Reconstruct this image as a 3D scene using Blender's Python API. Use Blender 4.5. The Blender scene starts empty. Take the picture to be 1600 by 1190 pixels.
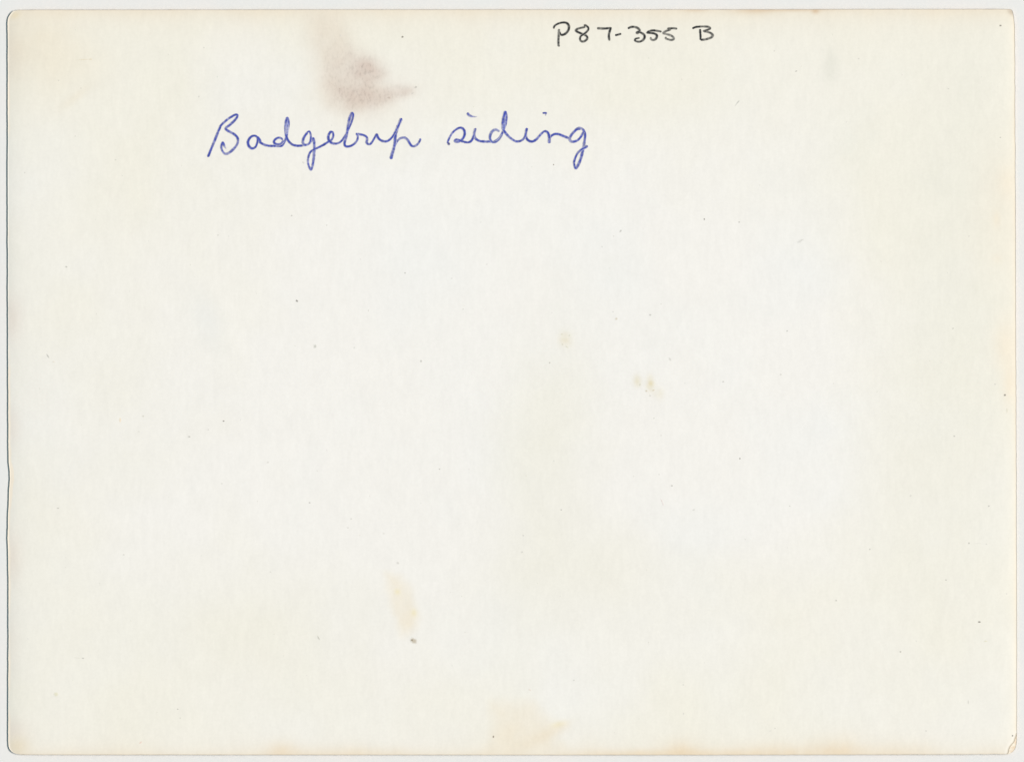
import bpy, math
import numpy as np

# ---------------------------------------------------------------- camera, world, lamp, exposure
scene = bpy.context.scene
PX = 1.0e-4                                   # one photo pixel is a tenth of a millimetre on the card
W, H = 1600.0, 1190.0
CX, CY = W / 2, H / 2

cam_d = bpy.data.cameras.new("camera")
cam = bpy.data.objects.new("camera", cam_d)
scene.collection.objects.link(cam)
cam.location = (0, 0, 0.60)
cam_d.sensor_width = 36.0
cam_d.lens = 36.0 * (0.60 - 0.0004) / (W * PX)
cam_d.clip_start = 0.01
cam_d.clip_end = 100.0
scene.camera = cam
scene.render.resolution_x, scene.render.resolution_y = 1024, 761

world = bpy.data.worlds.new("World")
scene.world = world
world.use_nodes = True
bg = world.node_tree.nodes["Background"]
bg.inputs[0].default_value = (0.64, 0.94, 1.08, 1)
bg.inputs[1].default_value = 0.285

lamp_d = bpy.data.lights.new("scanner_lamp", 'AREA')
lamp_d.shape = 'RECTANGLE'
lamp_d.size, lamp_d.size_y = 0.9, 7.0
lamp_d.energy = 2735.0
lamp_d.color = (1.0, 0.918, 0.871)
lamp = bpy.data.objects.new("scanner_lamp", lamp_d)
scene.collection.objects.link(lamp)
lamp.location = (10, 0.6, 10)
lamp.rotation_euler = (0, math.radians(45), 0)

vs = scene.view_settings
vs.view_transform = 'Standard'
vs.look = 'None'
vs.exposure = 0.0
vs.gamma = 1.0
vs.use_curve_mapping = False

# ---------------------------------------------------------------- helpers
ALB = 0.88                                    # paper reflects this share of what the lamp's white gives

def lin(c):
    c = np.asarray(c, dtype=np.float64) / 255.0
    return np.where(c <= 0.04045, c / 12.92, ((c + 0.055) / 1.055) ** 2.4)

def wx(px): return (np.asarray(px, float) - CX) * PX
def wy(py): return (CY - np.asarray(py, float)) * PX

def sstep(a, b, x):
    t = np.clip((x - a) / (b - a), 0, 1)
    return t * t * (3 - 2 * t)

def vnoise(x, y, scale, seed):
    """smooth value noise, 0..1, feature size `scale` photo pixels"""
    rng = np.random.RandomState(seed)
    tab = rng.rand(128, 128)
    u, v = np.asarray(x, float) / scale + 31.7, np.asarray(y, float) / scale + 17.3
    i, j = np.floor(u).astype(int), np.floor(v).astype(int)
    fu, fv = u - i, v - j
    fu, fv = fu * fu * (3 - 2 * fu), fv * fv * (3 - 2 * fv)
    g = lambda a, b: tab[a % 128, b % 128]
    return (g(i, j) * (1 - fu) + g(i + 1, j) * fu) * (1 - fv) + (g(i, j + 1) * (1 - fu) + g(i + 1, j + 1) * fu) * fv

def fbm(x, y, scale, seed, octs=3):
    s = 0; a = 1; n = 0
    for k in range(octs):
        s = s + a * vnoise(x, y, scale / 2 ** k, seed + k); n += a; a *= 0.5
    return s / n

def interp(tab, v):
    t = np.array(tab, float)
    return np.interp(v, t[:, 0], t[:, 1])

def gauss(x, y, cx, cy, sx, sy, deg=0):
    c, s = math.cos(math.radians(deg)), math.sin(math.radians(deg))
    u, v = (x - cx) * c + (y - cy) * s, -(x - cx) * s + (y - cy) * c
    return np.exp(-0.5 * ((u / sx) ** 2 + (v / sy) ** 2))

def poly_sd(x, y, pts):
    """signed distance to a polygon, positive inside"""
    pts = np.array(pts, float)
    d = np.full(x.shape, 1e9); inside = np.zeros(x.shape, bool)
    for k in range(len(pts)):
        a, b = pts[k], pts[(k + 1) % len(pts)]
        e = b - a
        t = np.clip(((x - a[0]) * e[0] + (y - a[1]) * e[1]) / (e @ e), 0, 1)
        d = np.minimum(d, np.hypot(x - a[0] - t * e[0], y - a[1] - t * e[1]))
        if a[1] != b[1]:
            cross = ((a[1] > y) != (b[1] > y)) & (x < (b[0] - a[0]) * (y - a[1]) / (b[1] - a[1]) + a[0])
            inside ^= cross
    return np.where(inside, d, -d)

# ---------------------------------------------------------------- the outline of the card (photo pixels)
TOP = [(0, 15.8), (60, 15.6), (400, 15.4), (800, 15.2), (1200, 15.2), (1400, 14.7), (1580, 14.6), (1600, 14.8)]
BOT = [(0, 1177.6), (60, 1178.2), (400, 1178.4), (1000, 1178.6), (1300, 1178.2), (1500, 1177.6), (1600, 1177.3)]
LEFT = [(0, 12.0), (33, 12.0), (120, 12.3), (300, 12.2), (480, 12.5), (600, 13.0), (690, 13.3), (722, 13.6), (736, 15.2), (748, 15.6),
        (764, 14.3), (790, 13.5), (812, 12.5), (840, 12.0), (862, 12.6), (905, 13.3), (1000, 13.4), (1100, 13.0), (1190, 13.0)]
RIGHT = [(0, 1585.6), (50, 1585.8), (150, 1586.2), (300, 1586.8), (500, 1587.3), (700, 1588.2), (850, 1588.6), (1000, 1588.9), (1110, 1588.9), (1190, 1589)]
CORE_TL = [(15.5, 28), (16.6, 22), (19, 18.5), (22, 16.0), (26, 13.6), (30, 12.3), (33, 12.0)]
CORE_TR = [(14.6, 1577), (15.5, 1580), (18, 1582), (22, 1583.2), (30, 1584.4), (40, 1585.4), (50, 1585.8)]
CORE_BL = [(1160, 13.0), (1166, 13.6), (1170, 15), (1173.5, 17.6), (1176, 21.5), (1177.4, 27), (1178.3, 34)]
CORE_BR = [(1155, 1589), (1162, 1588.6), (1168, 1587.2), (1172, 1585.2), (1175, 1582.5), (1177.2, 1578)]
PLY_BR = [(1146.5, 1588.9), (1149.5, 1588.2), (1153, 1586.8), (1157, 1585.6), (1160, 1584.0), (1163, 1581.2), (1166, 1578.6), (1170, 1576.9), (1174, 1576.2), (1177.4, 1575.0)]

def outline(y, chipped):
    n = 0.35 * (vnoise(y, y * 0, 4, 5) - 0.5) + 0.5 * (vnoise(y, y * 0, 17, 6) - 0.5)
    l = interp(LEFT, y) + n
    r = interp(RIGHT, y) + 0.5 * (vnoise(y, y * 0, 5, 8) - 0.5) + 0.4 * (vnoise(y, y * 0, 23, 9) - 0.5)
    l = np.where(y < 33, np.maximum(l, interp(CORE_TL, y)), l)
    l = np.where(y > 1160, np.maximum(l, interp(CORE_BL, y)), l)
    r = np.where(y < 50, np.minimum(r, interp(CORE_TR, y)), r)
    br = PLY_BR if chipped else CORE_BR
    r = np.where(y > br[0][0], np.minimum(r, interp(br, y)), r)
    return l, r

# ---------------------------------------------------------------- the shape of the card: slightly bowed, edges pressed down
def height(x, y):
    """height of the paper's upper face above the bed, in metres"""
    l = interp(LEFT, y); r = interp(RIGHT, y); t = interp(TOP, x); b = interp(BOT, x)
    dl = np.maximum(x - l, 0); dr = np.maximum(r - x, 0); dt = np.maximum(y - t, 0); db = np.maximum(b - y, 0)
    ml = 0.75 + 0.6 * vnoise(y, y * 0, 130, 21)
    z = 3.05 + 0.0 * x
    z = z + 2.8 * ml * (1 - np.exp(-dl / 18.0))
    z = z - 1.9 * 1.05
    mr = 0.7 + 0.6 * vnoise(y, y * 0, 160, 22)
    z = z + 1.9 * 1.05 - 1.5 * mr * np.exp(-dr / 13.0)
    z = z - 0.35 * np.exp(-dt / 6.0) - 0.45 * np.exp(-db / 6.0)
    # gentle waviness and a few dents
    z = z + 1.5 * (fbm(x, y, 420, 31, 2) - 0.5) * sstep(0, 120, np.minimum(dl, dr))
    z = z + 0.5 * gauss(x, y, 345, 505, 22, 60, -28) * sstep(0, 60, dl)
    z = z + 0.25 * gauss(x, y, 1372, 180, 10, 22, -20) + 0.18 * gauss(x, y, 1372, 390, 5, 12, -35)
    return z * PX

# ---------------------------------------------------------------- tint of the old paper and its stains (surface colour, with some edge and dent shade painted in)
SMUDGE_POLY = [(474, 12), (530, 17), (548, 52), (572, 80), (598, 94), (607, 116), (603, 126), (628, 128), (654, 134), (648, 147),
               (624, 158), (607, 168), (588, 186), (536, 184), (506, 168), (500, 128), (482, 85)]
def local(fn, x0, y0, x1, y1):
    """evaluate fn only inside a box of the card, 0 elsewhere"""
    def g(x, y):
        x = np.asarray(x, float); y = np.asarray(y, float)
        out = np.zeros(x.shape); m = (x > x0) & (x < x1) & (y > y0) & (y < y1)
        if m.any(): out[m] = fn(x[m], y[m])
        return out
    return g
def smudge(x, y):
    jx = x + 9 * (fbm(x, y, 14, 41, 3) - 0.5); jy = y + 9 * (fbm(x, y, 14, 44, 3) - 0.5)
    m = sstep(-18, 20, poly_sd(jx, jy, SMUDGE_POLY))
    s = (0.07 * gauss(x, y, 512, 50, 26, 34, -15) + 0.13 * gauss(x, y, 535, 88, 24, 24, -35) + 0.32 * gauss(x, y, 566, 104, 22, 15, 25)
         + 0.38 * gauss(x, y, 583, 111, 23, 16, 15) + 0.32 * gauss(x, y, 548, 138, 28, 17) + 0.36 * gauss(x, y, 582, 149, 32, 11, 3)
         + 0.36 * gauss(x, y, 622, 145, 20, 8, -8) + 0.28 * gauss(x, y, 572, 167, 28, 12) + 0.20 * gauss(x, y, 515, 130, 18, 26)
         + 0.16 * gauss(x, y, 640, 143, 10, 6, -30))
    rub = fbm(x, y, 15, 48, 3)
    s = (s + 0.05) * (0.62 + 0.76 * fbm(x, y, 30, 47, 3)) * (0.8 + 0.4 * rub)
    light = gauss(x, y, 588, 131, 20, 3.0, 4)             # paler streak between the two rubbed bands
    return np.clip(m * s * (1 - 0.16 * light), 0, 1)
smudge = local(smudge, 400, 0, 740, 260)

YELLOW_POLY = [(604, 896), (626, 902), (638, 915), (646, 942), (653, 964), (647, 981), (628, 992), (619, 962), (611, 936)]
TAN_POLY = [(768, 1098), (836, 1098), (862, 1124), (886, 1134), (872, 1150), (886, 1180), (758, 1180), (768, 1150)]
def yellow_stain(x, y):
    jx = x + 6 * (fbm(x, y, 12, 51) - 0.5); jy = y + 6 * (fbm(x, y, 12, 54) - 0.5)
    return sstep(-12, 13, poly_sd(jx, jy, YELLOW_POLY)) * (0.65 + 0.7 * (fbm(x, y, 16, 57) - 0.2))
def tan_stain(x, y):
    jx = x + 14 * (fbm(x, y, 30, 61) - 0.5); jy = y + 14 * (fbm(x, y, 30, 64) - 0.5)
    rim = 0.35 * gauss(x, y, 845, 1152, 26, 7, -28) + 0.3 * gauss(x, y, 880, 1131, 9, 4, -20)
    return sstep(-16, 18, poly_sd(jx, jy, TAN_POLY)) * (0.5 + 0.5 * (fbm(x, y, 24, 67) - 0.3)) + rim
yellow_stain = local(yellow_stain, 580, 880, 690, 1020)
tan_stain = local(tan_stain, 700, 1050, 950, 1190)

def paper_srgb(x, y):
    x = np.asarray(x, float); y = np.asarray(y, float)
    l, r = outline(y, False); t = interp(TOP, x); b = interp(BOT, x)
    dl = np.maximum(x - l, 0); dr = np.maximum(r - x, 0); dt = np.maximum(y - t, 0); db = np.maximum(b - y, 0)
    one = np.ones(x.shape + (3,))
    # neutral in the middle, yellower towards the rim where the paper has aged
    rim = 1 - sstep(0.25, 1.05, np.hypot((x - 700) / 900, (y - 640) / 640) * -1 + 1.35)
    q = np.clip(0.02 + 0.35 * np.exp(-dt / 140.0) + 0.72 * rim + 1.25 * (fbm(x, y, 170, 71, 4) - 0.5) + 0.42 * gauss(x, y, 848, 720, 55, 190, 6) + 0.34 * gauss(x, y, 930, 890, 130, 60)
                + 0.32 * gauss(x, y, 450, 985, 190, 80) + 0.30 * gauss(x, y, 190, 560, 90, 190) + 0.28 * gauss(x, y, 1440, 420, 80, 260)
                - 0.25 * gauss(x, y, 1240, 640, 90, 200) - 0.25 * gauss(x, y, 560, 560, 130, 200), 0, 1)[..., None]
    cool = np.clip(fbm(x, y, 150, 81, 3) * 2.0 - 0.75, 0, 1)[..., None]
    neutral = np.array([246.8, 243.8, 237.6]) * (1 - cool) + np.array([245.0, 243.6, 238.8]) * cool
    aged = np.array([244.6, 240.8, 228.0])
    c = neutral * (1 - q) + aged * q
    mot = np.clip(0.8 * gauss(x, y, 848, 740, 48, 170, 6) + 0.6 * gauss(x, y, 930, 895, 110, 50) + 0.5 * gauss(x, y, 470, 975, 170, 60)
                  + 0.45 * gauss(x, y, 190, 640, 80, 90) + 0.5 * gauss(x, y, 1450, 760, 60, 140), 0, 1) * (0.35 + 1.1 * fbm(x, y, 70, 73, 3))
    c = c * (1 - 0.55 * mot[..., None]) + np.array([239.5, 236.5, 223.5]) * 0.55 * mot[..., None]
    def lay(c, col, a):
        a = np.clip(a, 0, 1)[..., None]
        return c * (1 - a) + np.array(col, float) * a
    # soft grey dirt on the right, faint handling marks, painted dent shade
    c = lay(c, (237, 235, 222), 0.7 * gauss(x, y, 1500, 330, 55, 260) * fbm(x, y, 60, 84))
    c = lay(c, (229, 227, 215), 0.55 * gauss(x, y, 1298, 102, 7, 18) * (0.5 + fbm(x, y, 12, 86)))
    c = lay(c, (234, 235, 226), 0.3 * gauss(x, y, 1335, 215, 25, 35, 30) * fbm(x, y, 20, 88) * 1.4)
    c = lay(c, (240, 240, 236), 0.35 * gauss(x, y, 325, 500, 14, 34, -20))  # soft grey shade on the dent's left flank, painted in
    # yellow top left corner with a faint tide mark
    c = lay(c, (242, 233, 213), 0.85 * gauss(x, y, 45, 70, 48, 62, -30) * (0.55 + 0.7 * fbm(x, y, 40, 91)))
    c = lay(c, (240, 231, 212), 0.5 * gauss(x, y, 118, 152, 20, 5, -38))
    c = lay(c, (244, 236, 218), 0.5 * gauss(x, y, 110, 90, 40, 25, 20))
    c = lay(c, (243, 222, 176), 0.75 * gauss(x, y, 24, 23, 6, 4, -30))
    # tan rim along top and bottom, uneven
    nt = fbm(x, x * 0, 60, 95, 4); nb = fbm(x, x * 0, 90, 98, 4)
    c = lay(c, (243, 227, 203), (0.35 + 0.75 * nt) * np.exp(-dt / (3 + 10 * nt)))
    c = lay(c, (240, 230, 211), 0.68 * np.exp(-dt / 20.0))
    c = lay(c, (222, 196, 165), (0.55 * gauss(x, y, 1178, 15, 22, 5) + 0.7 * gauss(x, y, 1274, 18, 4, 3) + 0.5 * gauss(x, y, 1085, 15, 14, 3)
                                 + 0.6 * gauss(x, y, 1238, 15, 40, 2.5)))
    c = lay(c, (240, 226, 203), (0.25 + 0.8 * nb) * np.exp(-db / (3 + 8 * nb)))
    c = lay(c, (243, 234, 218), 0.4 * np.exp(-db / 20.0))
    for cx, sx, sy, a in ((1065, 20, 14, 0.6), (1310, 26, 18, 0.5), (1240, 60, 12, 0.4), (440, 18, 13, 0.5), (1120, 80, 6, 0.5),
                          (1410, 40, 13, 0.3), (560, 60, 8, 0.3), (990, 50, 5, 0.5)):
        c = lay(c, (238, 217, 186), a * gauss(x, y, cx, 1178, sx, sy) * (0.6 + 0.8 * fbm(x, y, 14, 103)))
    c = lay(c, (240, 224, 194), 0.6 * gauss(x, y, 26, 1165, 14, 12))
    # left rim: handled, pinkish patches and cream chips
    for cy, sx, sy, a in ((497, 12, 24, 0.5), (668, 10, 22, 0.4), (870, 12, 28, 0.5), (1000, 10, 30, 0.2), (1140, 18, 12, 0.4), (90, 12, 30, 0.3)):
        c = lay(c, (233, 216, 202), 0.75 * a * gauss(x, y, 17, cy, sx, sy))
    chip = 2.0 + 3.4 * gauss(y * 0, y, 0, 748, 1, 20) + 1.5 * vnoise(y, y * 0, 14, 111)
    c = lay(c, (255, 243, 224), 1.0 * sstep(1.0, -0.4, dl - chip) * sstep(0.35, 0.6, fbm(y, y * 0, 45, 113, 2) + 0.4 * gauss(y * 0, y, 0, 760, 1, 60)))
    # right rim: warm
    c = lay(c, (248, 240, 220), 0.5 * np.exp(-dr / 9.0))
    c = lay(c, (248, 230, 204), 0.9 * np.exp(-dr / 2.0) * (0.4 + 0.8 * vnoise(y, y * 0, 40, 115)))
    for cx, cy, sx, sy, a in ((1572, 540, 14, 30, 0.55), (1578, 600, 8, 22, 0.6), (1575, 285, 12, 18, 0.4), (1557, 343, 4, 9, 0.45), (1558, 405, 6, 6, 0.25),
                              (1565, 330, 30, 80, 0.25)):
        c = lay(c, (247, 233, 210), a * gauss(x, y, cx, cy, sx, sy))
    c = lay(c, (205, 190, 170), 0.75 * gauss(x, y, 1580, 19, 5, 3, 40))
    # dirty lip of the chipped corner
    cs = np.array(PLY_BR); dch = np.full(x.shape, 99.0)
    for k in range(len(cs) - 1):
        a0, b0 = cs[k][::-1], cs[k + 1][::-1]; e = b0 - a0
        tt = np.clip(((x - a0[0]) * e[0] + (y - a0[1]) * e[1]) / (e @ e), 0, 1)
        dch = np.minimum(dch, np.hypot(x - a0[0] - tt * e[0], y - a0[1] - tt * e[1]))
    c = lay(c, (252, 246, 234), 0.8 * sstep(9, 3, dch))
    c = lay(c, (196, 180, 154), 0.62 * sstep(3.6, 1.0, dch))
    # thin dark edge line: side face and contact shadow painted into the tint
    c = lay(c, (196, 184, 170), 0.75 * sstep(1.5, 0.3, dt) * (0.5 + 0.7 * vnoise(x, x * 0, 9, 117)))
    c = lay(c, (206, 194, 174), 0.75 * sstep(1.7, 0.3, db) * (0.5 + 0.7 * vnoise(x, x * 0, 9, 118)))
    c = lay(c, (214, 200, 184), 0.55 * sstep(1.6, 0.3, dr) * (0.3 + 0.9 * vnoise(y, y * 0, 9, 119)))
    # stains with an outline of their own
    c = lay(c, (243, 229, 203), 0.58 * yellow_stain(x, y))
    c = lay(c, (245, 220, 120), 0.2 * (gauss(x, y, 621, 924, 3, 3) + gauss(x, y, 647, 957, 3, 4) + gauss(x, y, 872, 1131, 8, 3, -15)))
    c = lay(c, (241, 226, 200), 0.66 * tan_stain(x, y))
    c = lay(c, (232, 221, 190), 0.85 * (gauss(x, y, 1016, 600, 4, 8) + 0.7 * gauss(x, y, 996, 595, 4, 6) + 0.6 * gauss(x, y, 884, 530, 7, 8)
                                       + 0.4 * gauss(x, y, 1030, 615, 5, 6)) * (0.4 + fbm(x, y, 6, 121)))
    c = lay(c, (238, 227, 208), 0.62 * (gauss(x, y, 512, 60, 26, 48, -12) + 0.8 * gauss(x, y, 560, 150, 50, 26)) * (0.4 + 0.9 * fbm(x, y, 24, 133, 4)))
    c = lay(c, (211, 191, 178), 0.86 * smudge(x, y))
    return c

def paper_rgba(x, y):
    c = lin(paper_srgb(x, y)) * ALB
    a = smudge(x, y)
    return np.concatenate([c, a[..., None]], axis=-1)

# ---------------------------------------------------------------- materials
def new_mat(name):
    m = bpy.data.materials.new(name); m.use_nodes = True
    nt = m.node_tree
    return m, nt, nt.nodes["Principled BSDF"]

def node(nt, typ, **kw):
    n = nt.nodes.new(typ)
    for k, v in kw.items(): setattr(n, k, v)
    return n

def grain(nt, coord, scale, stretch, detail=3.0):
    mp = node(nt, "ShaderNodeMapping"); mp.inputs["Scale"].default_value = stretch
    nz = node(nt, "ShaderNodeTexNoise"); nz.inputs["Scale"].default_value = scale; nz.inputs["Detail"].default_value = detail
    nt.links.new(coord, mp.inputs["Vector"]); nt.links.new(mp.outputs[0], nz.inputs["Vector"])
    return nz.outputs["Fac"]

def ranged(nt, sock, a, b, lo, hi):
    r = node(nt, "ShaderNodeMapRange")
    r.inputs[1].default_value, r.inputs[2].default_value, r.inputs[3].default_value, r.inputs[4].default_value = a, b, lo, hi
    nt.links.new(sock, r.inputs[0]); return r.outputs[0]

def mul(nt, a, b, op='MULTIPLY'):
    m = node(nt, "ShaderNodeMath", operation=op)
    for i, s in enumerate((a, b)):
        if isinstance(s, (int, float)): m.inputs[i].default_value = s
        else: nt.links.new(s, m.inputs[i])
    return m.outputs[0]

def paper_material():
    m, nt, bs = new_mat("old_photo_paper")
    co = node(nt, "ShaderNodeTexCoord").outputs["Object"]
    at = node(nt, "ShaderNodeAttribute", attribute_name="tint")
    fibre = grain(nt, co, 900, (1.7, 0.55, 1), 3)          # fibres run up the sheet
    pulp = grain(nt, co, 2600, (1, 1, 1), 2)
    cloud = grain(nt, co, 260, (1.3, 0.8, 1), 2)
    f = mul(nt, ranged(nt, fibre, 0.25, 0.75, 0.979, 1.017), ranged(nt, pulp, 0.25, 0.75, 0.982, 1.015))
    f = mul(nt, f, ranged(nt, cloud, 0.3, 0.7, 0.99, 1.008))
    speck = ranged(nt, grain(nt, co, 1700, (1.5, 0.8, 1), 4), 0.48, 0.70, 0.0, 1.0)   # dirt caught by the fibres where the paper is rubbed
    dark = mul(nt, mul(nt, speck, at.outputs["Alpha"]), 0.24)
    f = mul(nt, f, mul(nt, 1.0, dark, 'SUBTRACT'))
    vm = node(nt, "ShaderNodeVectorMath", operation='SCALE')
    nt.links.new(at.outputs["Color"], vm.inputs[0]); nt.links.new(f, vm.inputs["Scale"])
    nt.links.new(vm.outputs[0], bs.inputs["Base Color"])
    bs.inputs["Roughness"].default_value = 0.9
    bs.inputs["Specular IOR Level"].default_value = 0.0
    bp = node(nt, "ShaderNodeBump"); bp.inputs["Strength"].default_value = 0.35; bp.inputs["Distance"].default_value = 0.00001
    nt.links.new(fibre, bp.inputs["Height"]); nt.links.new(bp.outputs[0], bs.inputs["Normal"])
    return m

def ink_material(name):
    m, nt, bs = new_mat(name)
    co = node(nt, "ShaderNodeTexCoord").outputs["Object"]
    at = node(nt, "ShaderNodeAttribute", attribute_name="tint")
    f = ranged(nt, grain(nt, co, 3000, (1, 1, 1), 2), 0.3, 0.7, 0.8, 1.22)
    vm = node(nt, "ShaderNodeVectorMath", operation='SCALE')
    nt.links.new(at.outputs["Color"], vm.inputs[0]); nt.links.new(f, vm.inputs["Scale"])
    nt.links.new(vm.outputs[0], bs.inputs["Base Color"])
    bs.inputs["Roughness"].default_value = 0.7
    bs.inputs["Specular IOR Level"].default_value = 0.0
    return m

def core_material():
    m, nt, bs = new_mat("worn_card_core")
    co = node(nt, "ShaderNodeTexCoord").outputs["Object"]
    cr = node(nt, "ShaderNodeValToRGB")
    cr.color_ramp.elements[0].position, cr.color_ramp.elements[1].position = 0.35, 0.66
    cr.color_ramp.elements[0].color = (*(lin((236, 216, 190)) * ALB), 1)
    cr.color_ramp.elements[1].color = (*(lin((253, 245, 228)) * ALB), 1)
    nt.links.new(grain(nt, co, 1500, (1, 1, 1), 3), cr.inputs[0])
    nt.links.new(cr.outputs[0], bs.inputs["Base Color"])
    bs.inputs["Roughness"].default_value = 0.9; bs.inputs["Specular IOR Level"].default_value = 0.0
    return m

def bed_material():
    m, nt, bs = new_mat("white_scanner_lid")
    co = node(nt, "ShaderNodeTexCoord").outputs["Object"]
    cr = node(nt, "ShaderNodeValToRGB")
    cr.color_ramp.elements[0].position, cr.color_ramp.elements[1].position = 0.3, 0.7
    cr.color_ramp.elements[0].color = (*(lin((235.5, 236.5, 234)) * ALB), 1)
    cr.color_ramp.elements[1].color = (*(lin((240, 237.5, 234)) * ALB), 1)
    nt.links.new(grain(nt, co, 130, (1, 1, 1), 3), cr.inputs[0])
    f = ranged(nt, grain(nt, co, 2000, (1, 1, 1), 2), 0.3, 0.7, 0.988, 1.012)
    vm = node(nt, "ShaderNodeVectorMath", operation='SCALE')
    nt.links.new(cr.outputs[0], vm.inputs[0]); nt.links.new(f, vm.inputs["Scale"])
    nt.links.new(vm.outputs[0], bs.inputs["Base Color"])
    bs.inputs["Roughness"].default_value = 0.8; bs.inputs["Specular IOR Level"].default_value = 0.0
    return m

PAPER, CORE, BED = paper_material(), core_material(), bed_material()
BLUE, BLACK = ink_material("blue_ballpoint_ink"), ink_material("black_pen_ink")

def make_mesh(name, verts, faces, mat, parent=None, colors=None, label=None):
    verts = np.asarray(verts, np.float64)
    me = bpy.data.meshes.new(name)
    if isinstance(faces, np.ndarray):
        n, k = faces.shape
        me.vertices.add(len(verts)); me.vertices.foreach_set("co", verts.astype(np.float32).ravel())
        me.loops.add(n * k); me.loops.foreach_set("vertex_index", faces.astype(np.int32).ravel())
        me.polygons.add(n)
        me.polygons.foreach_set("loop_start", np.arange(0, n * k, k, dtype=np.int32))
        me.update(calc_edges=True); me.validate()
    else:
        me.from_pydata(verts.tolist(), [], faces); me.update()
    if colors is not None:
        at = me.color_attributes.new("tint", 'FLOAT_COLOR', 'POINT')
        at.data.foreach_set("color", np.asarray(colors, np.float32).ravel())
    me.materials.append(mat)
    o = bpy.data.objects.new(name, me)
    scene.collection.objects.link(o)
    if parent is not None: o.parent = parent
    if label: o["label"] = label
    return o

# ---------------------------------------------------------------- the white surface under the card
bed = make_mesh("backing_surface", [(-0.6, -0.6, 0), (0.6, -0.6, 0), (0.6, 0.6, 0), (-0.6, 0.6, 0)], [[0, 1, 2, 3]], BED)
bed["kind"] = "structure"
bed["label"] = "plain white scanner backing around and under the card"

# ---------------------------------------------------------------- the card
card = bpy.data.objects.new("photo_card", None)
card.empty_display_size = 0.02
scene.collection.objects.link(card)
card["label"] = "back of an old photographic print, cream card with handwriting, stains and worn corners"
card["category"] = "photo print"

def rows(step):
    fine = 0.9
    return np.concatenate([np.arange(15, 50, fine), np.arange(50, 1144, step), np.arange(1144, 1178.2, fine), [1178.2]])

def cols(step):
    n = int(1530 / step)
    mid = np.linspace(24 / 1576, 1 - 24 / 1576, n)
    e = np.linspace(0, 24 / 1576, 20, endpoint=False)
    return np.concatenate([e, mid, 1 - e[::-1]])

def sheet(step, chipped, z_off, inset=0.0):
    """grid that follows the outline; returns pixel coords (ny,nx) and heights"""
    ys, us = rows(step), cols(step)
    l, r = outline(ys, chipped)
    l = l + inset; r = r - inset
    X = l[:, None] + (r - l)[:, None] * us[None, :]
    v = ((ys - 15) / (1178.2 - 15))[:, None]
    jt = 0.5 * (vnoise(X, X * 0, 6, 131) - 0.5)
    Yt, Yb = interp(TOP, X) + inset + jt, interp(BOT, X) - inset + jt
    Y = Yt + (Yb - Yt) * v
    return X, Y, height(X, Y) + z_off

def grid_faces(ny, nx, up=True):
    i = np.arange(ny - 1)[:, None] * nx + np.arange(nx - 1)[None, :]
    q = np.stack([i, i + nx, i + nx + 1, i + 1], -1).reshape(-1, 4)
    return q if up else q[:, ::-1]

def rim_loop(ny, nx):
    a = np.arange(nx)
    return np.concatenate([a, np.arange(1, ny) * nx + nx - 1, (ny - 1) * nx + a[::-1][1:], (np.arange(1, ny - 1) * nx)[::-1]])

# lower plies: a closed slab that shows at the chipped corner and along the edges
X, Y, Z = sheet(9.0, False, -0.9 * PX, 0.25)
ny, nx = X.shape
top = np.stack([wx(X), wy(Y), Z], -1).reshape(-1, 3)
low = top.copy(); low[:, 2] -= 1.3 * PX
lp = rim_loop(ny, nx); ln = np.roll(lp, -1); N = ny * nx
side = np.stack([lp, ln, ln + N, lp + N], -1)[:, ::-1]
make_mesh("card_core", np.concatenate([top, low]), np.concatenate([grid_faces(ny, nx), grid_faces(ny, nx, False) + N, side]), CORE, card,
          label="paler inner ply showing where the lower right corner is chipped")

# upper ply: writing side of the paper, with the stained areas as pieces of the same sheet
X, Y, Z = sheet(2.8, True, 0.0)
ny, nx = X.shape
V = np.stack([wx(X), wy(Y), Z], -1).reshape(-1, 3)
RGBA = paper_rgba(X, Y).reshape(-1, 4)
F = grid_faces(ny, nx)
fx, fy = X.reshape(-1)[F[:, 0]] + 1.6, Y.reshape(-1)[F[:, 0]] + 1.6
which = np.zeros(len(F), int)
which[(smudge(fx, fy) > 0.12)] = 1
which[(yellow_stain(fx, fy) > 0.35)] = 2
which[(tan_stain(fx, fy) > 0.30)] = 3

def piece(mask):
    f = F[mask]
    u, inv = np.unique(f, return_inverse=True)
    return u, inv.reshape(f.shape)

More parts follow.
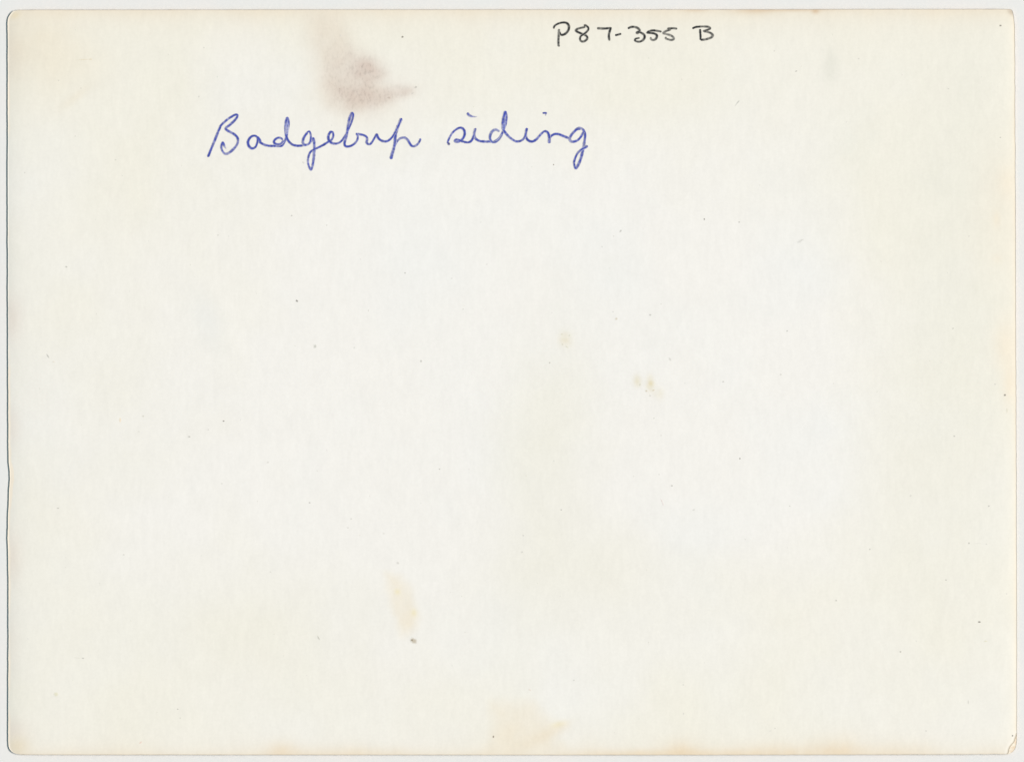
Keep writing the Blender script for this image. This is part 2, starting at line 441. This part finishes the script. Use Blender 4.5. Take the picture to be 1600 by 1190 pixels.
# specks and marks caught in the surface: x, y, half length, half width, turn, colour
S_D, S_G, S_P, S_T = (120, 115, 108), (165, 163, 156), (205, 203, 195), (205, 190, 160)
SPECKS = [
 (629, 58, 2.0, 1.8, 0, (112, 104, 92)), (650, 136.5, 2.4, 1.7, -30, S_G), (645, 146, 2.6, 1.2, -35, S_P), (608, 153, 2.6, 1.6, 15, (186, 170, 156)),
 (531, 139, 1.6, 1.4, 0, (190, 174, 160)), (1563, 40.5, 2.1, 1.5, 0, S_D), (1563, 215, 1.6, 1.1, 0, S_G), (92, 126, 1.4, 1.2, 0, S_P), (104, 417, 1.9, 1.5, 20, S_G),
 (75, 556, 4.2, 1.3, 55, S_G), (84, 565, 2, 1.2, 0, (228, 214, 196)), (456, 337, 1.5, 1.3, 0, S_G), (464, 470, 2.3, 1.6, 40, S_D), (492.5, 541, 2.4, 3.0, 0, (176, 178, 166)),
 (633, 426.5, 1.6, 1.3, 0, S_G), (576, 485, 1.2, 1.2, 0, S_P), (658, 564, 1.7, 2.2, 0, S_G), (554, 543, 2.0, 1.5, -40, (216, 216, 210)), (970, 361, 2.6, 1.5, -50, S_G),
 (959, 369, 1.3, 1.1, 0, S_P), (941, 385.5, 1.2, 1.1, 0, S_P), (1100.5, 342.5, 1.2, 1.6, 0, S_D), (1155, 347, 1.6, 1.4, 0, S_G), (1016, 492, 1.9, 1.5, 0, S_G), (963, 498, 2.4, 2.0, -20, S_T),
 (859, 566.5, 1.5, 1.4, 0, S_G), (1033, 475, 1.2, 1.1, 0, S_P), (958, 487, 1.4, 1.0, 0, S_P), (1047, 561, 3.2, 1.8, 60, S_P), (1130, 596, 1.4, 1.3, 0, S_G),
 (1250, 377, 6.0, 1.8, -28, (212, 210, 205)), (1253, 375, 3.0, 1.2, -20, S_P), (1153, 160, 4.4, 1.2, -50, (178, 178, 172)), (1150, 164, 2.4, 1.0, -50, S_P), (1244, 111.5, 1.9, 1.3, -30, S_G),
 (1210, 80, 1.5, 1.3, 0, S_P), (1342, 92, 1.3, 1.2, 0, S_P), (1482, 139, 1.4, 1.2, 0, S_P), (1230, 517, 1.8, 1.2, -30, S_G), (1220, 585, 1.9, 1.5, 0, S_P), (1489, 513, 1.3, 1.2, 0, S_G), (1514, 369, 1.2, 1.1, 0, S_P),
 (349.5, 657.5, 1.7, 1.3, -15, S_D), (296, 682, 2.4, 1.4, 0, S_G), (326, 671, 1.2, 1.1, 0, S_P), (188, 656, 1.6, 4.0, 0, (242, 214, 176)), (224, 650, 1.8, 1.5, 0, (206, 202, 182)), (217.5, 674, 1.3, 1.1, 0, S_P), (347, 755, 1.4, 1.4, 0, S_P),
 (91, 793.5, 2.2, 1.0, 0, S_G), (194, 866, 1.5, 1.3, 15, S_P), (498, 996, 4.0, 1.2, 62, (172, 170, 160)), (130, 1027.5, 2.2, 1.2, 5, S_G), (122, 1027, 6.0, 0.8, 3, (228, 225, 214)), (88, 1084, 3.6, 3.6, 0, (228, 223, 186)),
 (278, 1107, 1.5, 1.2, 0, S_G), (282, 1121, 1.3, 1.2, 0, S_P), (220, 1159, 3.2, 1.4, -35, (236, 198, 184)), (646.5, 1000.5, 6.4, 4.4, 24, (166, 146, 108)), (644.5, 999.5, 3.2, 2.4, 10, (138, 118, 84)),
 (771, 1150, 1.5, 2.2, 15, (128, 112, 98)), (423, 893, 1.2, 1.1, 0, S_P), (484, 785, 1.7, 1.4, 0, S_G), (549, 810, 1.7, 1.5, 0, S_P), (544, 824, 1.6, 1.2, 0, S_P), (622, 879, 2.8, 2.0, 20, S_P), (687, 732.5, 1.3, 1.3, 0, S_G), (419, 722, 2.0, 1.7, 0, (218, 214, 206)), (600, 833, 2.0, 1.5, 0, (220, 217, 210)),
 (1050, 758.5, 1.8, 1.4, 0, S_G), (1156, 716, 1.1, 1.6, 0, S_D), (877, 796, 1.5, 1.3, 0, S_G), (818, 836, 1.6, 1.5, 0, S_P), (816, 862, 1.9, 1.6, 0, S_P), (1030, 741, 1.2, 1.1, 0, S_P), (1022, 653, 1.4, 1.2, 0, S_P), (1033, 680, 1.2, 1.1, 0, S_P),
 (1034, 782, 4.0, 0.9, 65, (232, 206, 202)), (1036, 787, 3.0, 0.9, 80, (226, 204, 200)), (1084, 796, 2.4, 1.4, -20, S_P), (1010, 610.5, 2.0, 1.6, 20, (196, 180, 146)), (1021, 609.5, 2.4, 1.2, -10, (208, 188, 150)), (1016, 618, 1.8, 1.5, 0, S_P), (1000, 601, 1.2, 2.2, 35, (208, 206, 186)),
 (878, 522, 2.0, 1.2, 0, (214, 212, 186)), (890, 524, 1.8, 1.2, -30, (212, 212, 188)), (879, 538, 1.4, 1.1, 0, (196, 194, 176)), (886, 542, 3.0, 1.2, 25, (216, 214, 190)),
 (1570, 617, 1.9, 1.8, 0, (104, 94, 84)), (1573.5, 641, 1.5, 4.0, 0, (222, 218, 194)), (1555, 600, 1.8, 1.4, 0, S_P), (1491, 681, 1.7, 1.3, 30, S_G), (1545, 790, 1.6, 1.4, -20, S_G), (1423, 774, 1.7, 1.2, -40, S_P), (1514, 848, 1.5, 1.6, 0, S_G), (1527, 848.5, 7, 0.6, 0, (226, 224, 212)), (1541, 849.5, 1.3, 1.1, 0, S_P),
 (1359, 857.5, 1.4, 1.4, 0, S_G), (1234, 790, 1.7, 1.0, 10, S_P), (1306.5, 937.5, 1.6, 1.4, 0, S_G), (1530, 971, 2.5, 1.6, 5, (122, 116, 108)), (1407, 1017.5, 1.7, 1.6, 0, (158, 150, 142)), (1540, 1001, 3.4, 1.0, 0, (228, 220, 184)), (1582, 1148.5, 1.4, 1.6, 15, S_D),
 (1478, 905.5, 1.6, 1.2, 0, S_G), (1513, 1096, 1.2, 3.2, 0, S_P), (1573, 927, 1.4, 1.1, 0, S_P), (1447, 1141, 1.4, 1.3, 0, S_P), (1211, 1137, 1.4, 1.1, 30, S_P), (1204, 1141, 2.6, 0.8, -20, (226, 224, 214)), (865, 257.5, 1.2, 1.2, 0, (132, 122, 108)), (474, 254, 2.2, 1.5, 30, (205, 205, 198)),
 (311, 151, 1.5, 1.4, 0, S_P), (118, 213, 1.5, 1.3, 0, (214, 214, 204)), (181, 250, 1.4, 1.2, 0, S_P), (319, 75, 1.4, 1.2, 0, S_P), (127, 138, 1.3, 1.2, 0, S_P), (131, 93.5, 10, 0.9, -3, (234, 220, 190)), (142, 93, 2.4, 1.2, 0, (226, 206, 168)), (39, 270, 1.3, 1.1, 0, S_P),
 (828, 1077, 2.2, 1.4, 30, (232, 208, 198)), (897, 1062, 1.5, 1.2, 0, S_P), (1068, 1069, 1.4, 1.3, 0, S_P), (1068, 1114, 1.2, 1.8, 0, S_P), (341, 367.5, 1.6, 1.2, 0, S_P), (511, 352, 1.2, 1.1, 0, S_P), (761, 413, 1.3, 1.1, 0, S_P), (706, 435, 1.3, 1.1, 0, S_P), (724, 483, 1.4, 1.1, 0, S_P),
]
rng = np.random.RandomState(7)
for k in range(90):                                        # finer dust that only just shows
    SPECKS.append((rng.uniform(40, 1565), rng.uniform(45, 1155), rng.uniform(0.8, 1.6), rng.uniform(0.6, 1.1), rng.uniform(0, 180), (218 + rng.randint(12), 216 + rng.randint(12), 205 + rng.randint(12))))

def speck_geometry():
    pix, ks, dzs, inks, fs_ = [], [], [], [], []
    rg = np.random.RandomState(3)
    for (x, y, a, b, deg, col) in SPECKS:
        n = 12; th = np.arange(n) * 2 * math.pi / n
        wob = 1 + 0.28 * (rg.rand(n) - 0.5)
        c, s = math.cos(math.radians(deg)), math.sin(math.radians(deg))
        strong = 0.84 if sum(col) < 400 else 0.58
        base = len(pix)
        for rr, k, dz in ((0.0, 1.0, 1.2), (0.5, 0.9, 1.1), (1.15, 0.0, 0.35)):
            for u, v in ([(0, 0)] if rr == 0 else [(rr * a * w * math.cos(t), rr * b * w * math.sin(t)) for t, w in zip(th, wob)]):
                pix.append((x + u * c - v * s, y + u * s + v * c)); ks.append(k * strong); dzs.append(dz); inks.append(col)
        for i in range(n):
            j = (i + 1) % n
            if i % 2 == 0:                                 # the middle is a fan of quads
                fs_.append([base, base + 1 + (i + 2) % n, base + 1 + j, base + 1 + i])
            fs_.append([base + 1 + i, base + 1 + j, base + 1 + n + j, base + 1 + n + i])
    pix = np.array(pix); ks = np.array(ks)[:, None]
    pc = paper_rgba(pix[:, 0], pix[:, 1])[:, :3]
    col = pc * (1 - ks) + lin(np.array(inks)) * ALB * ks
    z = height(pix[:, 0], pix[:, 1]) + np.array(dzs) * 0.1 * PX
    return np.stack([wx(pix[:, 0]), wy(pix[:, 1]), z], -1), np.array(fs_), np.concatenate([col, np.zeros((len(col), 1))], 1)

# the paper itself, its worn skirt, and the specks in its surface
u, f = piece(which == 0)
pv, pc = V[u], RGBA[u]
lp = rim_loop(ny, nx)
pos = {int(g): i for i, g in enumerate(u)}
loop_in = np.array([pos.get(int(g), -1) for g in lp])
extra_v, extra_c = [], []
if (loop_in < 0).any():                                    # rim points that belong to a stain piece only
    for i in np.where(loop_in < 0)[0]:
        loop_in[i] = len(pv) + len(extra_v); extra_v.append(V[lp[i]]); extra_c.append(RGBA[lp[i]])
    pv = np.concatenate([pv, extra_v]); pc = np.concatenate([pc, extra_c])
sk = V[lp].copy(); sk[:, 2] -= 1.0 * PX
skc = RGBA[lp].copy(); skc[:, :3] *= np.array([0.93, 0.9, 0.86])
base = len(pv)
ids = np.arange(len(lp)); nxt = np.roll(ids, -1)
skirt = np.stack([loop_in, base + ids, base + nxt, np.roll(loop_in, -1)], -1)
verts = np.concatenate([pv, sk]); cols_ = np.concatenate([pc, skc])
sv, sf, sc = speck_geometry()
off = len(verts)
verts = np.concatenate([verts, sv]); cols_ = np.concatenate([cols_, sc])
paper = make_mesh("paper_back", verts, np.concatenate([f, skirt, sf + off]), PAPER, card, cols_)
for idx, nm, lb in ((1, "smudge", "greyish brown rubbed smudge above the blue writing"),
                    (2, "stain", "small pale yellow stain above a brown speck, low on the card"),
                    (3, "stain", "broad tan stain at the middle of the bottom edge")):
    u, f = piece(which == idx)
    make_mesh(nm, V[u], f, PAPER, card, RGBA[u], lb)

# ---------------------------------------------------------------- handwriting
def catmull(pts, closed=False, step=0.55, sharp=()):
    """smooth curve through points (photo px); indices in `sharp` keep a corner"""
    pts = [np.array(p, float) for p in pts]
    out = []
    n = len(pts)
    for i in range(n - 1):
        p1, p2 = pts[i], pts[i + 1]
        p0 = pts[i - 1] if i > 0 and i not in sharp else p1 * 2 - p2 if i in sharp or i == 0 else pts[i - 1]
        p3 = pts[i + 2] if i + 2 < n and (i + 1) not in sharp else p2 * 2 - p1
        # centripetal parametrisation avoids overshoot
        t0 = 0.0; a = 0.5
        t1 = t0 + max(np.linalg.norm(p1 - p0), 1e-6) ** a
        t2 = t1 + max(np.linalg.norm(p2 - p1), 1e-6) ** a
        t3 = t2 + max(np.linalg.norm(p3 - p2), 1e-6) ** a
        m = max(2, int(np.linalg.norm(p2 - p1) / step))
        for k in range(m):
            t = t1 + (t2 - t1) * k / m
            A1 = (t1 - t) / (t1 - t0) * p0 + (t - t0) / (t1 - t0) * p1
            A2 = (t2 - t) / (t2 - t1) * p1 + (t - t1) / (t2 - t1) * p2
            A3 = (t3 - t) / (t3 - t2) * p2 + (t - t2) / (t3 - t2) * p3
            B1 = (t2 - t) / (t2 - t0) * A1 + (t - t0) / (t2 - t0) * A2
            B2 = (t3 - t) / (t3 - t1) * A2 + (t - t1) / (t3 - t1) * A3
            out.append((t2 - t) / (t2 - t1) * B1 + (t - t1) / (t2 - t1) * B2)
    out.append(pts[-1])
    return np.array(out)

_stroke_no = [0]
def stroke(acc, pts, width, ink_col, fade_in=0, fade_out=0, press=0.22, sharp=()):
    """append a raised ink ribbon to acc = [verts, faces, colours]"""
    P = catmull(pts, sharp=sharp)
    _stroke_no[0] += 1
    sd = 200 + _stroke_no[0]
    d = np.gradient(P, axis=0); L = np.hypot(d[:, 0], d[:, 1])[:, None]; d = d / np.maximum(L, 1e-6)
    nrm = np.stack([-d[:, 1], d[:, 0]], -1)
    s = np.concatenate([[0], np.cumsum(np.hypot(*np.diff(P, axis=0).T))])
    tot = s[-1]
    P = P + nrm * (0.28 * (vnoise(s, s * 0, 9, sd) - 0.5))[:, None]
    w = width * (1 + press * (vnoise(s, s * 0, 14, sd + 31) - 0.5) + 0.2 * (vnoise(s, s * 0, 2.2, sd + 57) - 0.5))
    # down strokes press harder
    w = w * (1 + 0.10 * d[:, 1])
    cap = width * 0.5
    for e, f_ in ((s, fade_in), (tot - s, fade_out)):
        w = w * np.sqrt(np.clip(1 - (1 - np.clip(e / cap, 0, 1)) ** 2, 0.02, 1))
        if f_: w = w * (0.35 + 0.65 * np.clip(e / f_, 0, 1))
    ink = lin(ink_col) * ALB
    den = 0.93 + 0.30 * (vnoise(s, s * 0, 11, sd + 83) - 0.5) + 0.34 * (vnoise(s, s * 0, 2.6, sd + 97) - 0.5)
    for e, f_ in ((s, fade_in), (tot - s, fade_out)):
        if f_: den = den * (0.25 + 0.75 * np.clip(e / f_, 0, 1))
    den = np.clip(den, 0.1, 1.0)
    base = len(acc[0])
    prof = [(-0.62, 0.30, 0.30), (-0.36, 0.92, 0.62), (0.0, 1.0, 0.72), (0.36, 0.92, 0.62), (0.62, 0.30, 0.30)]
    lift = 0.05 + 0.12 * s / max(tot, 1) + 0.004 * (_stroke_no[0] % 30)
    for o, k, h in prof:
        Q = P + nrm * (o * w)[:, None]
        pc = lin(paper_srgb(Q[:, 0], Q[:, 1])) * ALB
        a = np.clip(den * k, 0, 1)[:, None]
        col = pc * (1 - a) + ink * a
        z = height(Q[:, 0], Q[:, 1]) + (lift + 0.10 * h) * PX
        acc[0].append(np.stack([wx(Q[:, 0]), wy(Q[:, 1]), z], -1)); acc[2].append(np.concatenate([col, np.zeros((len(P), 1))], 1))
    b0 = acc[3]
    n = len(P)
    for k in range(4):
        i = np.arange(n - 1)
        acc[1].append(np.stack([b0 + k * n + i, b0 + k * n + i + 1, b0 + (k + 1) * n + i + 1, b0 + (k + 1) * n + i], -1)[:, ::-1])
    acc[3] += 5 * n

def conv(pts, ox, oy, sc): return [(ox + a / sc, oy + b / sc) for a, b in pts]
def ink_mesh(name, strokes, mat, parent, label=None):
    acc = [[], [], [], 0]
    for st in strokes: stroke(acc, *st[0], **st[1])
    return make_mesh(name, np.concatenate(acc[0]), np.concatenate(acc[1]), mat, parent, np.concatenate(acc[2]), label)

BL, BW = (62, 77, 171), 3.55
q1 = lambda p: conv(p, 310, 160, 8.0)
q2 = lambda p: conv(p, 500, 160, 8.0)
q3 = lambda p: conv(p, 680, 160, 1600 / 260)
S = lambda pts, w=BW, col=BL, **k: ((pts, w, col), k)

word1 = [
 S(q1([(118, 686), (134, 650), (160, 588), (190, 515), (212, 458), (232, 410), (258, 340), (285, 290), (330, 246), (380, 204), (435, 170), (470, 156), (487, 160), (488, 178), (468, 210), (430, 252), (385, 292), (352, 314), (344, 332),
        (362, 352), (405, 376), (455, 405), (486, 436), (498, 475), (486, 525), (452, 573), (405, 618), (366, 642), (335, 644), (310, 622), (293, 585), (288, 550), (297, 518), (306, 503), (317, 526), (332, 558), (352, 582)]), fade_out=8),
 S(q1([(120, 684), (160, 588), (200, 490), (245, 378), (280, 300)]), w=4.3),
 S(q1([(293, 264), (300, 262), (306, 266)]), w=2.4),
 S(q1([(738, 432), (705, 418), (662, 430), (632, 465), (620, 505), (634, 550), (660, 574), (690, 575), (716, 556), (734, 515), (742, 470), (738, 436), (752, 448), (768, 474), (774, 500), (800, 518), (838, 535), (890, 545), (950, 546), (1005, 549),
        (1048, 542), (1066, 515), (1085, 480), (1103, 430), (1118, 350), (1130, 270), (1124, 215), (1113, 196), (1100, 235), (1092, 320), (1096, 400), (1110, 455), (1138, 498), (1178, 530), (1230, 543), (1290, 542), (1345, 535), (1384, 518), (1412, 486), (1434, 452),
        (1447, 485), (1450, 545), (1448, 620), (1440, 720), (1425, 805), (1408, 842), (1386, 806), (1372, 752), (1377, 684), (1402, 622), (1450, 588), (1500, 565), (1550, 540), (1580, 526)])
   + q2([(20, 545), (62, 522), (112, 490), (152, 462), (168, 415), (162, 380), (142, 368), (118, 392), (105, 440), (115, 482), (150, 510), (200, 518), (250, 500), (290, 460), (328, 400), (360, 330), (392, 258), (411, 195), (415, 150), (405, 136), (384, 170),
        (366, 225), (355, 290), (345, 360), (330, 425), (314, 480), (308, 520), (318, 546), (346, 554), (390, 545), (436, 515), (466, 475), (474, 430), (466, 405), (448, 393)])),
 S(q2([(446, 395), (500, 402), (550, 413), (584, 436), (590, 468), (584, 500), (598, 520), (624, 524), (648, 502), (680, 450), (709, 404), (720, 432), (746, 465), (790, 487), (840, 486), (882, 458), (922, 408), (965, 330), (1000, 250), (1022, 198)])),
 S(q2([(1022, 200), (990, 272), (958, 350), (942, 420), (938, 500), (924, 575), (902, 650), (886, 712)]), w=4.1),
 S(q2([(940, 535), (970, 482), (1010, 450), (1056, 442), (1094, 466), (1120, 510), (1144, 543), (1176, 551), (1215, 530), (1244, 492), (1260, 446)]), fade_out=2),
 S(q1([(1060, 474), (1036, 450), (1000, 444), (962, 465), (945, 492), (956, 516), (988, 526), (1022, 524), (1050, 502), (1066, 478)])),
 S(q1([(1113, 215), (1112, 300), (1108, 400)]), w=3.6, col=(112, 122, 196)),
 S(q1([(1345, 410), (1362, 378), (1386, 364), (1402, 388), (1408, 432), (1400, 490), (1380, 525)]), w=2.9),
 S(q1([(1366, 376), (1332, 420), (1310, 468), (1308, 508), (1328, 534), (1372, 528)])),
]
w1 = ink_mesh("handwritten_word", word1, BLUE, card, 'blue ballpoint word "Badgebup", the first of the two')

word2 = [
 S(q3([(128, 398), (122, 388), (138, 342), (170, 290), (210, 256), (248, 245), (276, 264), (285, 300), (272, 340), (244, 370), (214, 382), (188, 374), (198, 360), (230, 364), (268, 378), (318, 386), (350, 370), (368, 330), (380, 285), (390, 248)])),
 S(q3([(120, 394), (132, 398), (142, 392)]), w=5.2, col=(70, 72, 140)),
 S(q3([(388, 250), (376, 305), (384, 342), (418, 369), (470, 378), (520, 378), (565, 378), (602, 356), (638, 312), (660, 262), (680, 200), (686, 140), (676, 94), (660, 140), (650, 205), (656, 262), (688, 308), (738, 354), (780, 376), (826, 370), (858, 342), (874, 292), (882, 246)])),
 S(q3([(620, 282), (586, 264), (554, 276), (532, 312), (529, 352), (548, 382), (580, 382), (618, 352), (646, 308)]), col=(92, 104, 176)),
 S(q3([(670, 120), (664, 200), (660, 262)]), w=3.3, col=(104, 116, 190)),
 S(q3([(880, 248), (872, 305), (880, 348), (905, 372), (940, 376), (975, 354), (1018, 306), (1050, 280), (1076, 285), (1092, 312), (1098, 350), (1097, 396)])),
 S(q3([(1097, 378), (1108, 335), (1142, 308), (1182, 306), (1230, 324), (1286, 346)])),
 S(q3([(1400, 258), (1372, 256), (1334, 286), (1302, 326), (1294, 356), (1308, 376), (1334, 378), (1376, 360), (1408, 322), (1430, 280)]), w=3.5),
 S(q3([(1330, 292), (1360, 256), (1392, 246), (1420, 262), (1440, 302), (1438, 360), (1428, 420), (1414, 490), (1390, 570), (1352, 634), (1336, 585), (1346, 540), (1372, 488), (1414, 450), (1446, 434), (1468, 418)])),
 S(q3([(1432, 428), (1455, 422), (1466, 416)]), w=3.4),
]
w2 = ink_mesh("handwritten_word", word2, BLUE, card, 'blue ballpoint word "siding", the second of the two')
ink_mesh("letter_dot", [S(q3([(308, 100), (324, 122), (350, 136), (385, 140), (408, 141)]), fade_out=13)], BLUE, w2, "comma shaped dot over the first i")
ink_mesh("letter_dot", [S(q3([(1032, 104), (1056, 103), (1076, 106)]), w=2.6), S(q3([(1060, 108), (1064, 120), (1060, 132)]), w=2.4, fade_out=5)], BLUE, w2, "small triangular dot over the second i")

BK, KW = (30, 34, 40), 3.3
q4 = lambda p: conv(p, 850, 25, 1600 / 140)
q5 = lambda p: conv(p, 980, 25, 1600 / 150)
K = lambda pts, w=KW, **k: ((pts, w, BK), dict(dict(press=0.16), **k))
marks = [
 ("letter", "black pen letter P", [K(q4([(182, 234), (178, 204), (204, 170), (258, 140), (328, 123), (390, 126), (432, 152), (448, 200), (440, 250), (414, 294), (370, 330), (325, 344), (300, 336), (290, 304)])),
                 K(q4([(270, 235), (267, 300), (262, 400), (260, 480), (266, 534), (286, 532)]), w=3.0), K(q4([(284, 288), (292, 306)]), w=3.2)]),
 ("digit", "black pen figure 8", [K(q4([(740, 196), (700, 208), (640, 222), (590, 240), (570, 266), (600, 290), (650, 312), (700, 332), (746, 352), (775, 386), (770, 416), (735, 450), (690, 462), (655, 446), (645, 402), (665, 360), (710, 330), (756, 294), (790, 252), (794, 222), (768, 188), (735, 170), (722, 190)])),
                K(q4([(770, 390), (788, 404)]), w=2.0)]),
 ("digit", "black pen figure 7", [K(q4([(944, 225), (1040, 230), (1120, 227), (1190, 222), (1174, 280), (1160, 340), (1160, 392), (1170, 430), (1186, 426)]), sharp=(3,))]),
 ("dash", "short black pen dash", [K(q4([(1268, 351), (1330, 336), (1382, 322)]))]),
 ("digit", "black pen figure 3", [K(q5([(8, 215), (60, 191), (120, 188), (172, 205), (204, 240), (198, 268), (166, 294), (154, 282), (188, 270), (244, 290), (284, 322), (290, 360), (264, 405), (215, 430), (165, 431), (128, 410), (138, 387), (174, 376), (210, 369)]))]),
 ("digit", "black pen figure 5, the first of the pair", [K(q5([(574, 266), (510, 255), (440, 245), (382, 256), (334, 284), (398, 290), (458, 300), (494, 326), (490, 368), (462, 400), (430, 406), (400, 392), (390, 354)]), sharp=(4,))]),
 ("digit", "black pen figure 5, the second of the pair", [K(q5([(836, 218), (770, 210), (680, 214), (716, 234), (642, 260), (604, 290), (650, 306), (720, 326), (768, 358), (776, 388), (740, 404), (690, 396), (640, 374), (654, 352)]), sharp=(2, 3))]),
 ("letter", "black pen letter B", [K(q5([(1084, 216), (1140, 191), (1220, 182), (1300, 180), (1360, 190), (1380, 212), (1340, 236), (1276, 256), (1340, 270), (1400, 295), (1426, 326), (1404, 360), (1350, 384), (1280, 400), (1222, 402)]), sharp=(7,)),
                 K(q5([(1214, 220), (1217, 290), (1222, 350), (1220, 404)]), w=2.9), K(q5([(1216, 398), (1228, 402)]), w=3.6)]),
]
for nm, lb, st in marks:
    ink_mesh(nm, st, BLACK, card, lb)
